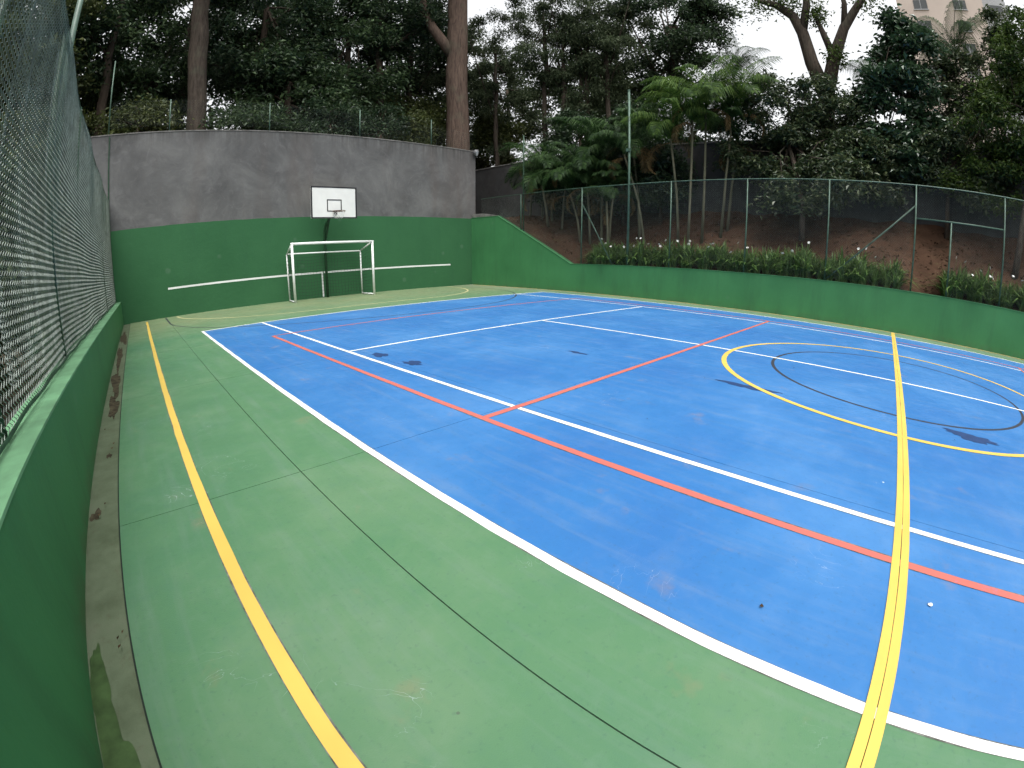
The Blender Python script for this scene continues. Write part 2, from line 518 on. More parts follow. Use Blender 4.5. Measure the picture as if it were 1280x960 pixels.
def stripe(p, q, w, z, name, mat, seed=0, edge=True):
    """painted straight line from p to q with a very slightly uneven edge"""
    rr = random.Random(seed + int(abs(p[0] * 31 + q[1] * 17) * 10))
    p = Vector(p); q = Vector(q); d = (q - p); L = d.length; d.normalize(); s = Vector((-d.y, d.x))
    n = max(2, int(L / .22)); vs = []; fs = []
    for i in range(n + 1):
        jj = .0022 if edge else .0006
        c = p + d * (L * i / n) + s * rr.uniform(-jj, jj)
        w1 = w * .5 + rr.uniform(-jj, jj) * .8
        a, e = c + s * w1, c - s * w1
        vs += [(a.x, a.y, z), (e.x, e.y, z)]
        if i: fs.append((2 * i - 2, 2 * i - 1, 2 * i + 1, 2 * i))
    o = MB().add(vs, fs).build(name, mat, court)
    if edge:
        v2 = []
        for i in range(n + 1):
            c = p + d * (L * i / n) + s * rr.uniform(-.002, .002); w1 = w * .5 + rr.uniform(.0015, .0075)
            a, e_ = c + s * w1, c - s * (w * .5 + rr.uniform(.0015, .0075))
            v2 += [(a.x, a.y, z - .0005), (e_.x, e_.y, z - .0005)]
        MB().add(v2, fs).build('paint_residue', M['residue'], o)
    return o


def arc(cx, cy, r, a0, a1, w, z, name, mat, n=90):
    vs = []; fs = []
    for i in range(n + 1):
        a = a0 + (a1 - a0) * i / n
        for rr in (r - w / 2, r + w / 2): vs.append((cx + rr * math.cos(a), cy + rr * math.sin(a), z))
        if i: fs.append((2 * i - 2, 2 * i - 1, 2 * i + 1, 2 * i))
    return MB().add(vs, fs).build(name, mat, court)


def polyline(pts, w, z, name, mat):
    P = [Vector(p) for p in pts]; vs = []; fs = []
    for i, p in enumerate(P):
        d = (P[min(i + 1, len(P) - 1)] - P[max(0, i - 1)]).normalized(); s = Vector((-d.y, d.x)) * w / 2
        vs += [((p + s).x, (p + s).y, z), ((p - s).x, (p - s).y, z)]
        if i: fs.append((2 * i - 2, 2 * i - 1, 2 * i + 1, 2 * i))
    return MB().add(vs, fs).build(name, mat, court)


SY = 6.27; BY = 11.03; AY = 2.95
zb, zp, zw, zr, zy = .0010, .0014, .0018, .0028, .0036
# black basketball markings, oldest paint
arc(0, 0, 1.76, 0, 2 * math.pi, .045, zb, 'black_circle_line', M['black_line'], 140)
pts = [(-6.02, 16.0), (-6.0, 14.2)]
for i in range(41):
    a = math.pi + math.pi * i / 40
    pts.append((-.35 + 5.66 * math.cos(a), 14.1 + 5.0 * math.sin(a)))
pts += [(5.3, 14.2), (5.3, 16.0)]
polyline(pts, .045, zb, 'black_arc_line', M['black_line'])
# pale goal area
pts = []
for i in range(25):
    a = math.pi * (1 + .5 * i / 24); pts.append((-1.9 + 3.75 * math.cos(a), 15.9 + 3.75 * math.sin(a)))
for i in range(25):
    a = math.pi * (1.5 + .5 * i / 24); pts.append((1.2 + 3.75 * math.cos(a), 15.9 + 3.75 * math.sin(a)))
polyline(pts, .06, zp, 'goal_area_line', M['pale_line'])
# white tennis lines
for sx in (-1, 1):
    stripe((sx * 5.485, -BY), (sx * 5.485, BY), .054, zw, 'white_side_line', M['white_line'])
    stripe((sx * 4.115, -BY), (sx * 4.115, BY - .04), .05, zw, 'white_singles_line', M['white_line'])
for sy in (-1, 1):
    stripe((-5.516, sy * BY), (5.516, sy * BY), .06, zw + .0006, 'white_base_line', M['white_line'])
    stripe((-4.09, sy * SY), (4.09, sy * SY), .05, zw + .0006, 'white_service_line', M['white_line'])
stripe((0, -SY), (0, SY - .03), .05, zw + .0003, 'white_centre_line', M['white_line'])
# red volleyball lines
for sx in (-1, 1): stripe((sx * 4.5, -8.75), (sx * 4.5, 8.75), .058, zr, 'red_side_line', M['red_line'])
for sy in (-1, 1):
    stripe((-4.475, sy * AY), (4.475, sy * AY), .058, zr + .0004, 'red_attack_line', M['red_line'])
    stripe((-4.475, sy * 8.75), (4.475, sy * 8.75), .05, zr + .0004, 'red_end_line', M['red_line'])
# yellow five-a-side lines
arc(0, 0, 2.43, 0, 2 * math.pi, .068, zy, 'yellow_circle_line', M['yellow_line'], 160)
for sy in (-1, 1): stripe((-6.58, sy * .0235), (6.36, sy * .0235), .0440, zy + .0006, 'yellow_halfway_line', M['yellow_line'], edge=False)
for x in (-6.615, 6.385): stripe((x, -13.9), (x, 15.6 if x < 0 else 15.9), .062, zy, 'yellow_side_line', M['yellow_line'])
# dark repair patches along the slab joints
for k, (x, y, rx, ry) in enumerate([(-1.93, 1.62, .075, .27), (-1.90, -.74, .095, .29), (-1.95, 3.92, .04, .14), (-3.9, 5.72, .07, .17), (-3.84, 4.98, .075, .16)]):
    blob(x, y, rx, ry, .0023, 'repair_patch', M['patch'], court, k, rot=R(2), rough=.45, n=64, jit=.10)
# moss and mud in the gutter
blob(-7.30, 1.88, .036, .22, -.0125, 'moss_stain', M['moss'], court, 3, n=60)
blob(-7.275, 1.42, .062, .40, -.0120, 'moss_stain', M['moss'], court, 9, n=60)
for k, (x, y, rx, ry) in enumerate([(-7.24, 7.2, .06, .8), (-7.23, 5.9, .05, .55), (-7.26, 9.6, .06, 1.1), (-7.29, 3.28, .035, .07), (-7.25, 12.5, .07, 1.3), (-7.22, 4.3, .02, .06)]):
    blob(x, y, rx, ry, -.0115, 'mud_stain', M['mud'], court, 40 + k, rough=.5)

# ------------------------------------------------------------------ walls
w = empty('end_wall', (0, YB, 0))
tag(w, 'tall end wall of grey cement render, painted green along its lower half', 'wall')
o = MB().box((-10.5, 0, -.5), (6.77, .25, 5.78)).build('wall_body', M['plaster'], w)
# the top climbs slightly to one side, as measured
for v in o.data.vertices:
    if v.co.z > 5: v.co.z = 5.70 + .02 * (v.co.x + 7.6)
b = MB().box((-10.5, -.015, 0), (6.79, .265, .035)); o = b.build('coping', M['concrete'], w)
for v in o.data.vertices: v.co.z += 5.701 + .02 * (v.co.x + 7.6)
MB().box((6.50, .251, 2.5), (6.768, 24, 5.90)).build('return_wall', M['plaster2'], w)
for (x0, x1) in ((-5.82, -.50), (-.44, 5.32)):
    b = MB(); z0 = .895 + .004 * x0; z1 = .895 + .006 * x1
    b.add([(x0, -.004, z0 - .03), (x1, -.004, z1 - .03), (x1, -.004, z1 + .03), (x0, -.004, z0 + .03)], [(0, 1, 2, 3)])
    b.build('painted_net_line', M['white_line'], w)
MB().add([(-.535, -.006, .02), (-.475, -.006, .02), (-.475, -.006, .92), (-.535, -.006, .92)], [(0, 1, 2, 3)]).build('painted_net_strap', M['white_line'], w)
MB().tube([(-7.50, -.03, .7), (-7.50, -.03, 5.66)], .02, 8).build('conduit_pipe', M['dark_green_metal'], w)

w = empty('side_wall_low', (XL, 0, 0)); w.name = 'low_side_wall'
tag(w, 'low green painted wall under the draped chain link fence, beside the gutter', 'wall')
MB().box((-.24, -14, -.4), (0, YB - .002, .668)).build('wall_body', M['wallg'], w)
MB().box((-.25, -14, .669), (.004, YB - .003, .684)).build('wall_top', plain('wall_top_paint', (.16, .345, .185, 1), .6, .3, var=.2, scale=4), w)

w = empty('bank_retaining_wall', (XR, 0, 0))
tag(w, 'green retaining wall that slopes down from the end wall to the planted bank', 'wall')
prof = [(-14, -.4), (YB - .003, -.4), (YB - .003, 2.97), (14.45, 2.95), (10.6, 1.0), (0, 1.07), (-14, 1.16)]
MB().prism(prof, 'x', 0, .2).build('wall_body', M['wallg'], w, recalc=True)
b = MB()
for (a, c) in zip(prof[2:-1], prof[3:]):
    b.add([(-.012, a[0], a[1] + .001), (.212, a[0], a[1] + .001), (.212, c[0], c[1] + .001), (-.012, c[0], c[1] + .001),
           (-.012, a[0], a[1] + .022), (.212, a[0], a[1] + .022), (.212, c[0], c[1] + .022), (-.012, c[0], c[1] + .022)],
          [(3, 2, 1, 0), (4, 5, 6, 7), (0, 1, 5, 4), (1, 2, 6, 5), (2, 3, 7, 6), (3, 0, 4, 7)])
b.build('wall_edge', plain('wall_edge_paint', (.045, .16, .065, 1), .6, .3), w, recalc=True)
MB().prism([(14.5, 2.975), (YB - .004, 2.995), (YB - .004, 3.16), (15.4, 3.13)], 'x', .02, .30).build('render_fillet', M['concrete'], w, recalc=True)

w = empty('boundary_wall', (11, 0, 0))
tag(w, 'dark grey rendered boundary wall behind the palms and bushes', 'wall')
MB().prism([(-14, 2.5), (40, 2.5), (40, 6.6), (12, 6.2), (6, 6.0), (-14, 6.0)], 'x', 0, .2).build('wall_body', M['plaster2'], w, recalc=True)
MB().prism([(-14, 6.002), (6, 6.002), (12, 6.202), (40, 6.602), (40, 6.66), (12, 6.26), (6, 6.06), (-14, 6.06)], 'x', -.03, .23).build('coping', M['concrete'], w, recalc=True)


# ------------------------------------------------------------------ fences
def chain_link(name, mat, p0, p1, z0, z1, pitch, r, wob=None, seed=0, ztop=None):
    """woven wires: each wire zigzags between two neighbouring columns; triangular section"""
    p0 = np.array(p0[:2], float); p1 = np.array(p1[:2], float)
    L = np.linalg.norm(p1 - p0); d = (p1 - p0) / L; nrm = np.array([-d[1], d[0]])
    nw = int(L / pitch); nz = int((z1 - z0) / (pitch * .5))
    ii = np.arange(nw)[:, None]; jj = np.arange(nz + 1)[None]
    par = (jj % 2)
    s = (ii + par + np.where(par == 1, .06, -.06)) * pitch
    z = z0 + jj * (z1 - z0) / nz + 0 * s
    off = np.where(par == 1, r * .9, -r * .9) + 0 * s
    if wob is not None:
        o2, dz, ds = wob(s, z); off = off + o2; z = z + dz; s = s + ds
    C = np.stack([p0[0] + d[0] * s + nrm[0] * off, p0[1] + d[1] * s + nrm[1] * off, z], -1)   # nw,nz+1,3
    T = np.zeros_like(C); T[:, 1:-1] = C[:, 2:] - C[:, :-2]; T[:, 0] = C[:, 1] - C[:, 0]; T[:, -1] = C[:, -1] - C[:, -2]
    T = np.stack([0 * s + d[0] * .0, 0 * s, 0 * s + 1], -1)
    n3 = np.array([nrm[0], nrm[1], 0]); d3 = np.array([d[0], d[1], 0])
    V = []
    for k in range(3):
        a = 2 * math.pi * k / 3
        V.append(C + (n3 * math.cos(a) + (d3 * .8 + np.array([0, 0, .0])) * math.sin(a)) * r)
    V = np.stack(V, 2)                                                     # nw,nz+1,3,3
    idx = np.arange(nw * (nz + 1) * 3).reshape(nw, nz + 1, 3)
    F = []
    for k in range(3):
        k2 = (k + 1) % 3
        F.append(np.stack([idx[:, :-1, k], idx[:, :-1, k2], idx[:, 1:, k2], idx[:, 1:, k]], -1).reshape(-1, 4))
    return np_mesh(name, V.reshape(-1, 3), np.concatenate(F), mat)


# the fence on the low wall
fx = XL - .15
f = empty('chain_link_fence', (0, 0, 0))
tag(f, 'chain link fence on the low green wall, hung with loose grey netting', 'fence')
ztop = 3.62
link('chain_link_mesh', chain_link('chain_link_mesh', M['wire'], (fx, -2.0), (fx, 16.1), .70, ztop, .050, .0036,
     wob=lambda s, z: (.02 * np.sin(s * 1.9) * np.sin(z * 1.4), 0 * s, 0 * s)), f)
for y in (-1.9, .45, 2.72, 5.05, 7.3, 9.6, 11.9, 14.2, 16.05):
    MB().tube([(fx - .03, y, .685), (fx - .03, y, ztop + .02)], .027, 10).build('fence_post', M['dark_green_metal'], f, True)
MB().tube([(fx - .03, -1.9, ztop), (fx - .03, 16.05, ztop)], .02, 8).build('top_rail', M['dark_green_metal'], f, True)
MB().tube([(fx + .012, -1.9 + .2 * k, .715 + .006 * math.sin(k * 1.3)) for k in range(91)], .011, 6).build('tension_cable', M['dark_green_metal'], f, True)
# loose netting behind it, gathered in soft folds
def folds(s, z):
    amp = .035 + .05 * np.clip((ztop - z) / 3, 0, 1)
    o_ = amp * (np.sin(s * 3.1 + .6 * np.sin(z * 1.1)) + .6 * np.sin(s * 7.3 + z * .4) + .35 * np.sin(s * 13.1 - z * .5))
    return o_ + .12, -.04 * np.sin(s * 2.3) * np.clip((z - .7) / 3, 0, 1), .02 * np.sin(z * 2.2 + s)
link('hanging_net', chain_link('hanging_net', M['wire_grey'], (fx - .05, 3.9), (fx - .05, 16.0), .72, 3.66, .036, .0028, wob=folds), f)
MB().tube([(fx - .12 + .035 * math.sin(k * .62), 4.95 + .2 * k, .73 + .015 * math.sin(k * .9)) for k in range(55)], .014, 6).build('net_border_rope', M['wire_grey'], f, True)

o = MB().tube([(-7.95, 8.3, -.3), (-7.95, 8.3, 8.5)], .055, 12).build('tall_pole', M['green_metal'], None, True)
tag(o, 'tall green round pole rising behind the draped fence over the low wall', 'pole')

# fence above the end wall
f = empty('wall_top_fence', (0, YB + .14, 0))
tag(f, 'thin wire fence with slim green posts on top of the grey end wall', 'fence')
for x, zt in ((-7.55, 8.2), (-5.6, 6.85), (-2.25, 6.86), (1.2, 7.0), (4.48, 7.1)):
    zb_ = 5.737 + .02 * (x + 7.6)
    MB().tube([(x, 0, zb_), (x, 0, zt)], .022, 8).build('fence_post', M['green_metal'], f, True)
link('chain_link_mesh', chain_link('chain_link_mesh', M['wire_thin'], (-7.5, .03), (6.7, .03), 5.97, 6.86, .085, .0016), f)

# fence on the retaining wall
fx = XR + .10
f = empty('garden_fence', (fx, 0, 0))
tag(f, 'green chain link fence with open gateway along the planted bank', 'fence')
ZT = 3.76
posts = [13.2, 10.2, 6.75, 4.32, 2.0, -.32, -2.75, -5.2, -7.6, -10]
for y in posts:
    MB().tube([(0, y, float(wtop(y)) + .02), (0, y, ZT)], .022, 8).build('fence_post', M['green_metal'], f, True)
MB().tube([(0, 15.6, ZT + .02), (0, 8.2, ZT - .02), (0, 2, ZT), (0, -10, ZT + .05)], .016, 8).build('top_rail', M['green_metal'], f, True)
MB().tube([(0.035, 10.2, 3.16), (0.035, 8.9, 1.04)], .022, 8).build('diagonal_brace', M['green_metal'], f, True)
MB().tube([(0.035, -.32, 3.26), (0.035, 2.0, 1.08)], .022, 8).build('diagonal_brace', M['green_metal'], f, True)
MB().tube([(0, -.35, 2.93), (0, -2.72, 2.97)], .021, 8).build('gateway_lintel', M['green_metal'], f, True)
MB().tube([(0, -1.28, 1.09), (0, -1.28, 2.935)], .023, 8).build('gateway_post', M['green_metal'], f, True)
mm = M['wire_thin']
def slopefit(s, z):
    y = 15.6 - s
    zlo = wtop(y) + .03
    return 0 * s, (zlo - 1.05) * (ZT - z) / (ZT - 1.05), 0 * s
link('chain_link_mesh', chain_link('chain_link_mesh', mm, (0, 15.6), (0, -.30), 1.05, ZT, .066, .0028, wob=slopefit), f)
link('chain_link_mesh', chain_link('chain_link_mesh', mm, (0, -.33), (0, -1.28), 2.94, ZT, .066, .0028), f)
link('chain_link_mesh', chain_link('chain_link_mesh', mm, (0, -1.28), (0, -10), 1.11, ZT, .066, .0028), f)

o = empty('net_pole', (XR + .13, 8.3, 0)); tag(o, 'tall green pole with small bracket rising through the garden fence', 'pole')
MB().tube([(0, 0, 1.05), (0, 0, 6.95)], .042, 10).build('shaft', M['green_metal'], o, True)
MB().box((-.07, -.09, 4.85), (-.035, .09, 4.95)).build('bracket', M['green_metal'], o)
MB().tube([(0, 0, 6.95), (0, 0, 7.0)], .05, 10).build('cap', M['green_metal'], o)
o = MB().tube([(XR + .14, 13.1, 2.2), (XR + .14, 13.1, 6.15)], .028, 8).build('slim_pole', M['dark_green_metal'], None, True)
tag(o, 'slim dark green pole standing above the sloping green wall', 'pole')

# ------------------------------------------------------------------ goal
gl = empty('football_goal', (-.45, 15.1, 0))
tag(gl, 'small white tubular goal with dark net in front of the end wall', 'goal')
hw = 1.475; hz = 1.9; rw = 1.40; ry = .82; rz = 1.60
MB().tube([(-hw, 0, 0), (-hw, 0, hz)], .042, 12).build('goal_post', M['white_metal'], gl, True)
MB().tube([(hw, 0, 0), (hw, 0, hz)], .042, 12).build('goal_post', M['white_metal'], gl, True)
MB().tube([(-hw - .04, 0, hz), (hw + .04, 0, hz)], .042, 12).build('crossbar', M['white_metal'], gl, True)
for s in (-1, 1):
    MB().tube([(s * rw, ry, 0), (s * rw, ry, rz)], .026, 10).build('rear_post', M['white_metal'], gl, True)
    MB().tube([(s * hw, .03, hz - .01), (s * rw, ry, rz)], .026, 10).build('side_stay', M['white_metal'], gl, True)
    MB().tube([(s * hw, .03, .03), (s * rw, ry, .03)], .026, 10).build('ground_bar', M['white_metal'], gl, True)
MB().tube([(-rw, ry, rz), (rw, ry, rz)], .026, 10).build('rear_bar', M['white_metal'], gl, True)
b = MB()
nn = 24
for i in range(nn + 1):
    x = -rw + 2 * rw * i / nn
    b.tube([(x, ry - .03 + .05 * math.sin(i * .9) * math.sin(k / 8 * 3.1), .04 + (rz - .06) * k / 8) for k in range(9)], .0042, 3, False)
for k in range(1, 14):
    z = .04 + (rz - .06) * k / 14
    b.tube([(-rw + 2 * rw * i / nn, ry - .03 + .05 * math.sin(i * .9) * math.sin(k / 14 * 3.1), z + .015 * math.sin(i * .7)) for i in range(nn + 1)], .0042, 3, False)
for s in (-1, 1):
    for k in range(1, 14):
        z = k / 14
        b.tube([(s * hw, .03, .03 + z * (hz - .06)), (s * rw, ry, .03 + z * (rz - .06))], .0042, 3, False)
    for k in range(1, 7):
        q = k / 7; b.tube([(s * (hw + (rw - hw) * q), ry * q, .03), (s * (hw + (rw - hw) * q), ry * q, hz + (rz - hz) * q)], .0042, 3, False)
tag(b.build('goal_net', M['net'], gl), kind='stuff')

# ------------------------------------------------------------------ basketball
bb = empty('basketball_hoop', (-.42, 15.95, 0))
tag(bb, 'basketball backboard, white with black frame, on a dark green post', 'basketball hoop')
MB().tube([(0, 0, 0), (0, 0, 2.35), (.02, -.1, 2.55), (.06, -.66, 2.95)], .05, 12).build('post', M['post_green'], bb, True)
MB().tube([(0, 0, 1.9), (.06, -.66, 3.3)], .035, 10).build('support_arm', M['dark_green_metal'], bb, True)
MB().tube([(.0, .2, 2.9), (.06, -.66, 3.45)], .03, 10).build('support_arm', M['dark_green_metal'], bb, True)
yb_ = -.74; cx = .09
bd = MB().box((cx - .84, yb_, 2.72), (cx + .84, yb_ + .03, 3.80)).build('backboard', M['white_board'], bb)
for lo, hi in (((cx - .84, 2.72), (cx + .84, 2.765)), ((cx - .84, 3.755), (cx + .84, 3.80)), ((cx - .84, 2.765), (cx - .795, 3.755)), ((cx + .795, 2.765), (cx + .84, 3.755))):
    MB().box((lo[0] - .004, yb_ - .006, lo[1]), (hi[0] + .004, yb_ - .001, hi[1])).build('frame_stripe', M['black'], bd)
for lo, hi in (((cx - .27, 2.95), (cx + .27, 2.985)), ((cx - .27, 3.33), (cx + .27, 3.365)), ((cx - .27, 2.985), (cx - .235, 3.33)), ((cx + .235, 2.985), (cx + .27, 3.33))):
    MB().box((lo[0], yb_ - .006, lo[1]), (hi[0], yb_ - .001, hi[1])).build('target_stripe', M['black'], bd)
MB().box((cx - .05, yb_ - .12, 2.83), (cx + .05, yb_ - .007, 2.97)).build('rim_bracket', M['black'], bb)
b = MB(); b.tube([(cx + .225 * math.cos(2 * math.pi * k / 24), yb_ - .35 + .225 * math.sin(2 * math.pi * k / 24), 2.93) for k in range(25)], .011, 8, False)
rim = b.build('rim', M['orange'], bb, True)
b = MB()
for k in range(12):
    for s in (-1, 1):
        pts = []
        for q in range(5):
            a = 2 * math.pi * (k + s * q * .5) / 12; rr = .22 - .085 * (q / 4) ** .7
            pts.append((cx + rr * math.cos(a), yb_ - .35 + rr * math.sin(a), 2.92 - .055 * q))
        b.tube(pts, .0035, 3, False)
b.build('hoop_net', M['net_white'], rim)

# ------------------------------------------------------------------ floodlight
fl = empty('floodlight', (6.62, 16.1, 5.95)); fl.rotation_euler = (0, 0, R(30))
tag(fl, 'small round floodlight on a bracket at the end wall corner', 'floodlight')
MB().tube([(.0, .05, .1), (.30, .05, .1)], .014, 8).build('bracket', M['grey_metal'], fl)
MB().tube([(0, .02, .0), (0, -.06, -.01), (0, -.16, -.045)], [.06, .13, .15], 16).build('housing', M['grey_metal'], fl, True)
MB().tube([(0, -.165, -.047), (0, -.172, -.049)], [.135, .135], 16).build('lens', M['glass'], fl)


# ------------------------------------------------------------------ vegetation
def leaf_cloud(P, size, rg, aspect=.42, updir=.55, droop=.15, fold=.12):
    n = len(P)
    a = rg.uniform(0, 2 * np.pi, n); el = rg.normal(-droop, .45, n)
    d = np.stack([np.cos(a) * np.cos(el), np.sin(a) * np.cos(el), np.sin(el)], 1)
    nz = rg.normal(0, 1 - updir, (n, 3)); nz[:, 2] += updir * 1.4
    s = np.cross(d, nz); s /= np.linalg.norm(s, axis=1)[:, None] + 1e-6
    nn_ = np.cross(s, d)
    L = (size * rg.uniform(.6, 1.3, n))[:, None]
    base = P; tip = P + d * L - nn_ * L * .12
    mid = P + d * L * .48
    lft = mid + s * L * aspect * .5 + nn_ * L * fold; rgt = mid - s * L * aspect * .5 + nn_ * L * fold
    V = np.stack([base, rgt, tip, lft], 1).reshape(-1, 3)
    i = np.arange(n) * 4
    F = np.concatenate([np.stack([i, i + 1, i + 2], 1), np.stack([i, i + 2, i + 3], 1)])
    return V, F


def clumps_in(rg, c, rad, n, shell=.45):
    q = rg.normal(0, 1, (n, 3)); q /= np.linalg.norm(q, axis=1)[:, None]
    r_ = (shell + (1 - shell) * rg.uniform(0, 1, n) ** .6)[:, None]
    return np.asarray(c) + q * r_ * np.asarray(rad)


def tree(name, label, base, trunk_pts, trunk_rad, crowns, leaf_mat, bark, n_leaves, leaf, seed, group=None, cat='tree', clump=.75, ncl=60, limbs=10, aspect=.42, droop=.15):
    """trunk_pts in world space; crowns = list of (centre, radii, weight)"""
    rg = np.random.default_rng(seed); rr = random.Random(seed)
    e = empty(name, base); B = Vector(base)
    tag(e, label, cat, group)
    b = MB()
    if trunk_pts:
        b.tube([Vector(p) - B for p in trunk_pts], trunk_rad, 12)
    Pall = []; wsum = sum(c[2] for c in crowns)
    tops = [Vector(p) - B for p in trunk_pts[int(len(trunk_pts) * (.78 if len(trunk_pts) > 12 else .5)):]] if trunk_pts else [Vector((0, 0, 0))]
    for (c, rad, wgt) in crowns:
        k = max(6, int(ncl * wgt / wsum)); C = clumps_in(rg, np.asarray(c) - np.asarray(base), rad, k)
        m_ = int(n_leaves * wgt / wsum)
        wc = rg.uniform(.4, 1.6, k); wc /= wc.sum()
        ids = rg.choice(k, m_, p=wc)
        sc = rg.uniform(.6, 1.25, k)[ids][:, None]
        off = rg.normal(0, 1, (m_, 3)) * np.array([.5, .5, .27]) * clump * sc
        off[:, 2] -= .18 * np.hypot(off[:, 0], off[:, 1])
        Pall.append(C[ids] + off)
        if limbs:
            for q in rr.sample(range(k), min(k, max(2, int(limbs * wgt / wsum)))):
                s0 = rr.choice(tops); t0 = Vector(C[q])
                md = s0.lerp(t0, .5) + Vector((rr.uniform(-.2, .2), rr.uniform(-.2, .2), rr.uniform(.0, .35)))
                rl = trunk_rad[-1] if hasattr(trunk_rad, '__len__') else trunk_rad
                b.tube([s0, md, t0], [max(.03, rl * .5), max(.022, rl * .33), .012], 6)
    if b.v: b.build('trunk', bark, e, True)
    V, F = leaf_cloud(np.concatenate(Pall), leaf, rg, aspect, droop=droop)
    link('crown', np_mesh('crown', V, F, leaf_mat), e)
    return e


HB = 5.2
FG = 'trees growing behind the grey end wall'
# the thick trunk at the end of the wall, with its side limb
rg = random.Random(5)
def wob_trunk(p, q, n, r0, r1, seed, amp=.06):
    r_ = random.Random(seed); p = Vector(p); q = Vector(q); P = []; RR = []
    for i in range(n + 1):
        t_ = i / n; P.append(p.lerp(q, t_) + Vector((r_.uniform(-amp, amp), r_.uniform(-amp, amp), 0)) * (1 if 0 < i else 0)); RR.append((r0 + (r1 - r0) * t_) * r_.uniform(.96, 1.05))
    return P, RR
P, RR = wob_trunk((7.95, 18.8, 2.9), (7.78, 18.95, 19), 16, .64, .46, 2, .05)
RR[0] *= 1.25; RR[1] *= 1.06
t = tree('broadleaf_tree', 'massive straight brown trunk with a side limb, rising behind the end wall corner', (7.95, 18.8, 3.1), P, RR,
         [((7.0, 19.5, 21), (5, 5, 3), 1)], M['leaf_dark'], M['bark'], 9000, .26, 11, limbs=8)
b = MB(); b.tube([Vector(p) - Vector((7.95, 18.8, 3.1)) for p in ((7.75, 18.95, 11.7), (7.25, 19.2, 12.5), (6.75, 19.55, 13.4), (6.45, 19.8, 14.2), (6.3, 19.95, 15.2), (6.1, 20.1, 18))], [.32, .28, .25, .24, .22, .16], 12)
b.build('side_limb', M['bark'], t, True)
P, RR = wob_trunk((-4.25, 19.0, HB - .2), (-4.8, 19.2, 16), 12, .42, .30, 7, .06)
tree('broadleaf_tree', 'straight dark brown trunk standing alone against the dense dark foliage', (-4.25, 19, HB), P, RR,
     [((-4.5, 19.3, 16), (4, 3.5, 3), 1)], M['leaf_dark'], M['bark_grey'], 9000, .24, 12, limbs=8)

# dense wood behind: crowns at several depths
spec = [(-12.5, 21.5, 9.5, 3.6, 3.4, 'leaf_olive'), (-8.2, 20.8, 12.6, 3.0, 3.2, 'leaf_dark'), (-6.2, 23.0, 9.0, 3.2, 3.3, 'leaf_dark'), (-1.6, 21.6, 12.5, 3.6, 3.6, 'leaf_deep'),
        (-.4, 20.4, 8.6, 3.0, 2.6, 'leaf_dark'), (3.0, 22.0, 12.0, 3.4, 4.0, 'leaf_dark'), (5.2, 21.8, 15.4, 3.6, 3.2, 'leaf_deep'), (-10.8, 25.0, 15.0, 4.2, 4.0, 'leaf_deep'),
        (-4.5, 26.5, 14.6, 4.4, 4.6, 'leaf_deep'), (1.0, 27.5, 15.5, 4.6, 4.6, 'leaf_dark'), (-16.5, 23.5, 13.2, 4.2, 4.6, 'leaf_dark'), (4.2, 25.5, 9.0, 3.0, 3.0, 'leaf_olive'),
        (-8.8, 27.5, 9.2, 4.0, 3.6, 'leaf_deep'), (9.4, 25.5, 15.8, 3.6, 3.4, 'leaf_deep'), (-2.0, 30.5, 10.0, 5.5, 4.5, 'leaf_deep'), (-14.5, 30.5, 11.0, 5.5, 5.0, 'leaf_deep'), (5.5, 31.5, 12.0, 4.8, 5.0, 'leaf_deep'), (5.6, 24.0, 8.6, 2.2, 2.4, 'leaf_olive'), (6.0, 27.0, 10.5, 2.8, 3.4, 'leaf_dark'), (8.3, 22.8, 8.2, 2.0, 2.3, 'leaf_olive'), (10.2, 27.5, 11.0, 2.8, 3.4, 'leaf_dark')]
lab = ['dense olive green tree beyond the far end of the draped fence', 'dense dark green tree in the wood behind the grey end wall']
for k, (x, y, z, rx, rz_, mt) in enumerate(spec):
    P, RR = wob_trunk((x, y, HB - .1), (x + rg.uniform(-.4, .4), y, z + rz_ * .3), 8, .24, .13, 60 + k, .08)
    far = y > 25
    tree('broadleaf_tree', lab[0] if k == 0 else ('olive green lower tree among the dark wood behind the end wall' if k == 11 else lab[1]), (x, y, HB), P, RR,
         [((x, y, z), (rx, rx * .8, rz_), 1)], M[mt], M['bark_dark'], 15000 if not far else 13000, .24 if not far else .32, 100 + k, FG if k not in (0, 11) else None, limbs=9, ncl=75, clump=.85)
# low growth peeping over the wall
for k, (x, y, z, rx, rz_, mt) in enumerate([(-9.6, 18.6, 6.6, 1.7, 1.5, 'leaf_olive'), (-6.6, 18.4, 6.6, 1.4, 1.3, 'leaf_olive'), (-2.4, 18.2, 6.5, 1.5, 1.0, 'leaf_dark'), (.6, 18.0, 6.6, 1.6, 1.2, 'leaf_deep'), (3.2, 18.3, 6.8, 1.6, 1.3, 'leaf_deep'), (5.1, 18.6, 7.0, 1.0, 1.3, 'leaf_olive')]):
    tree('shrub', ['brownish olive shrub behind the tall fence post on the end wall'] * 2 and ('olive shrub peeping over the grey end wall' if mt == 'leaf_olive' else 'dark shrub peeping over the grey end wall'), (x, y, HB), [(x, y, HB - .1), (x, y, z)], [.07, .05],
         [((x, y, z), (rx, rx * .7, rz_), 1)], M[mt], M['bark_dark'], 4500, .17, 200 + k, 'olive shrubs over the end wall' if mt == 'leaf_olive' else 'dark shrubs over the end wall', 'shrub', limbs=8, ncl=30, clump=.55)

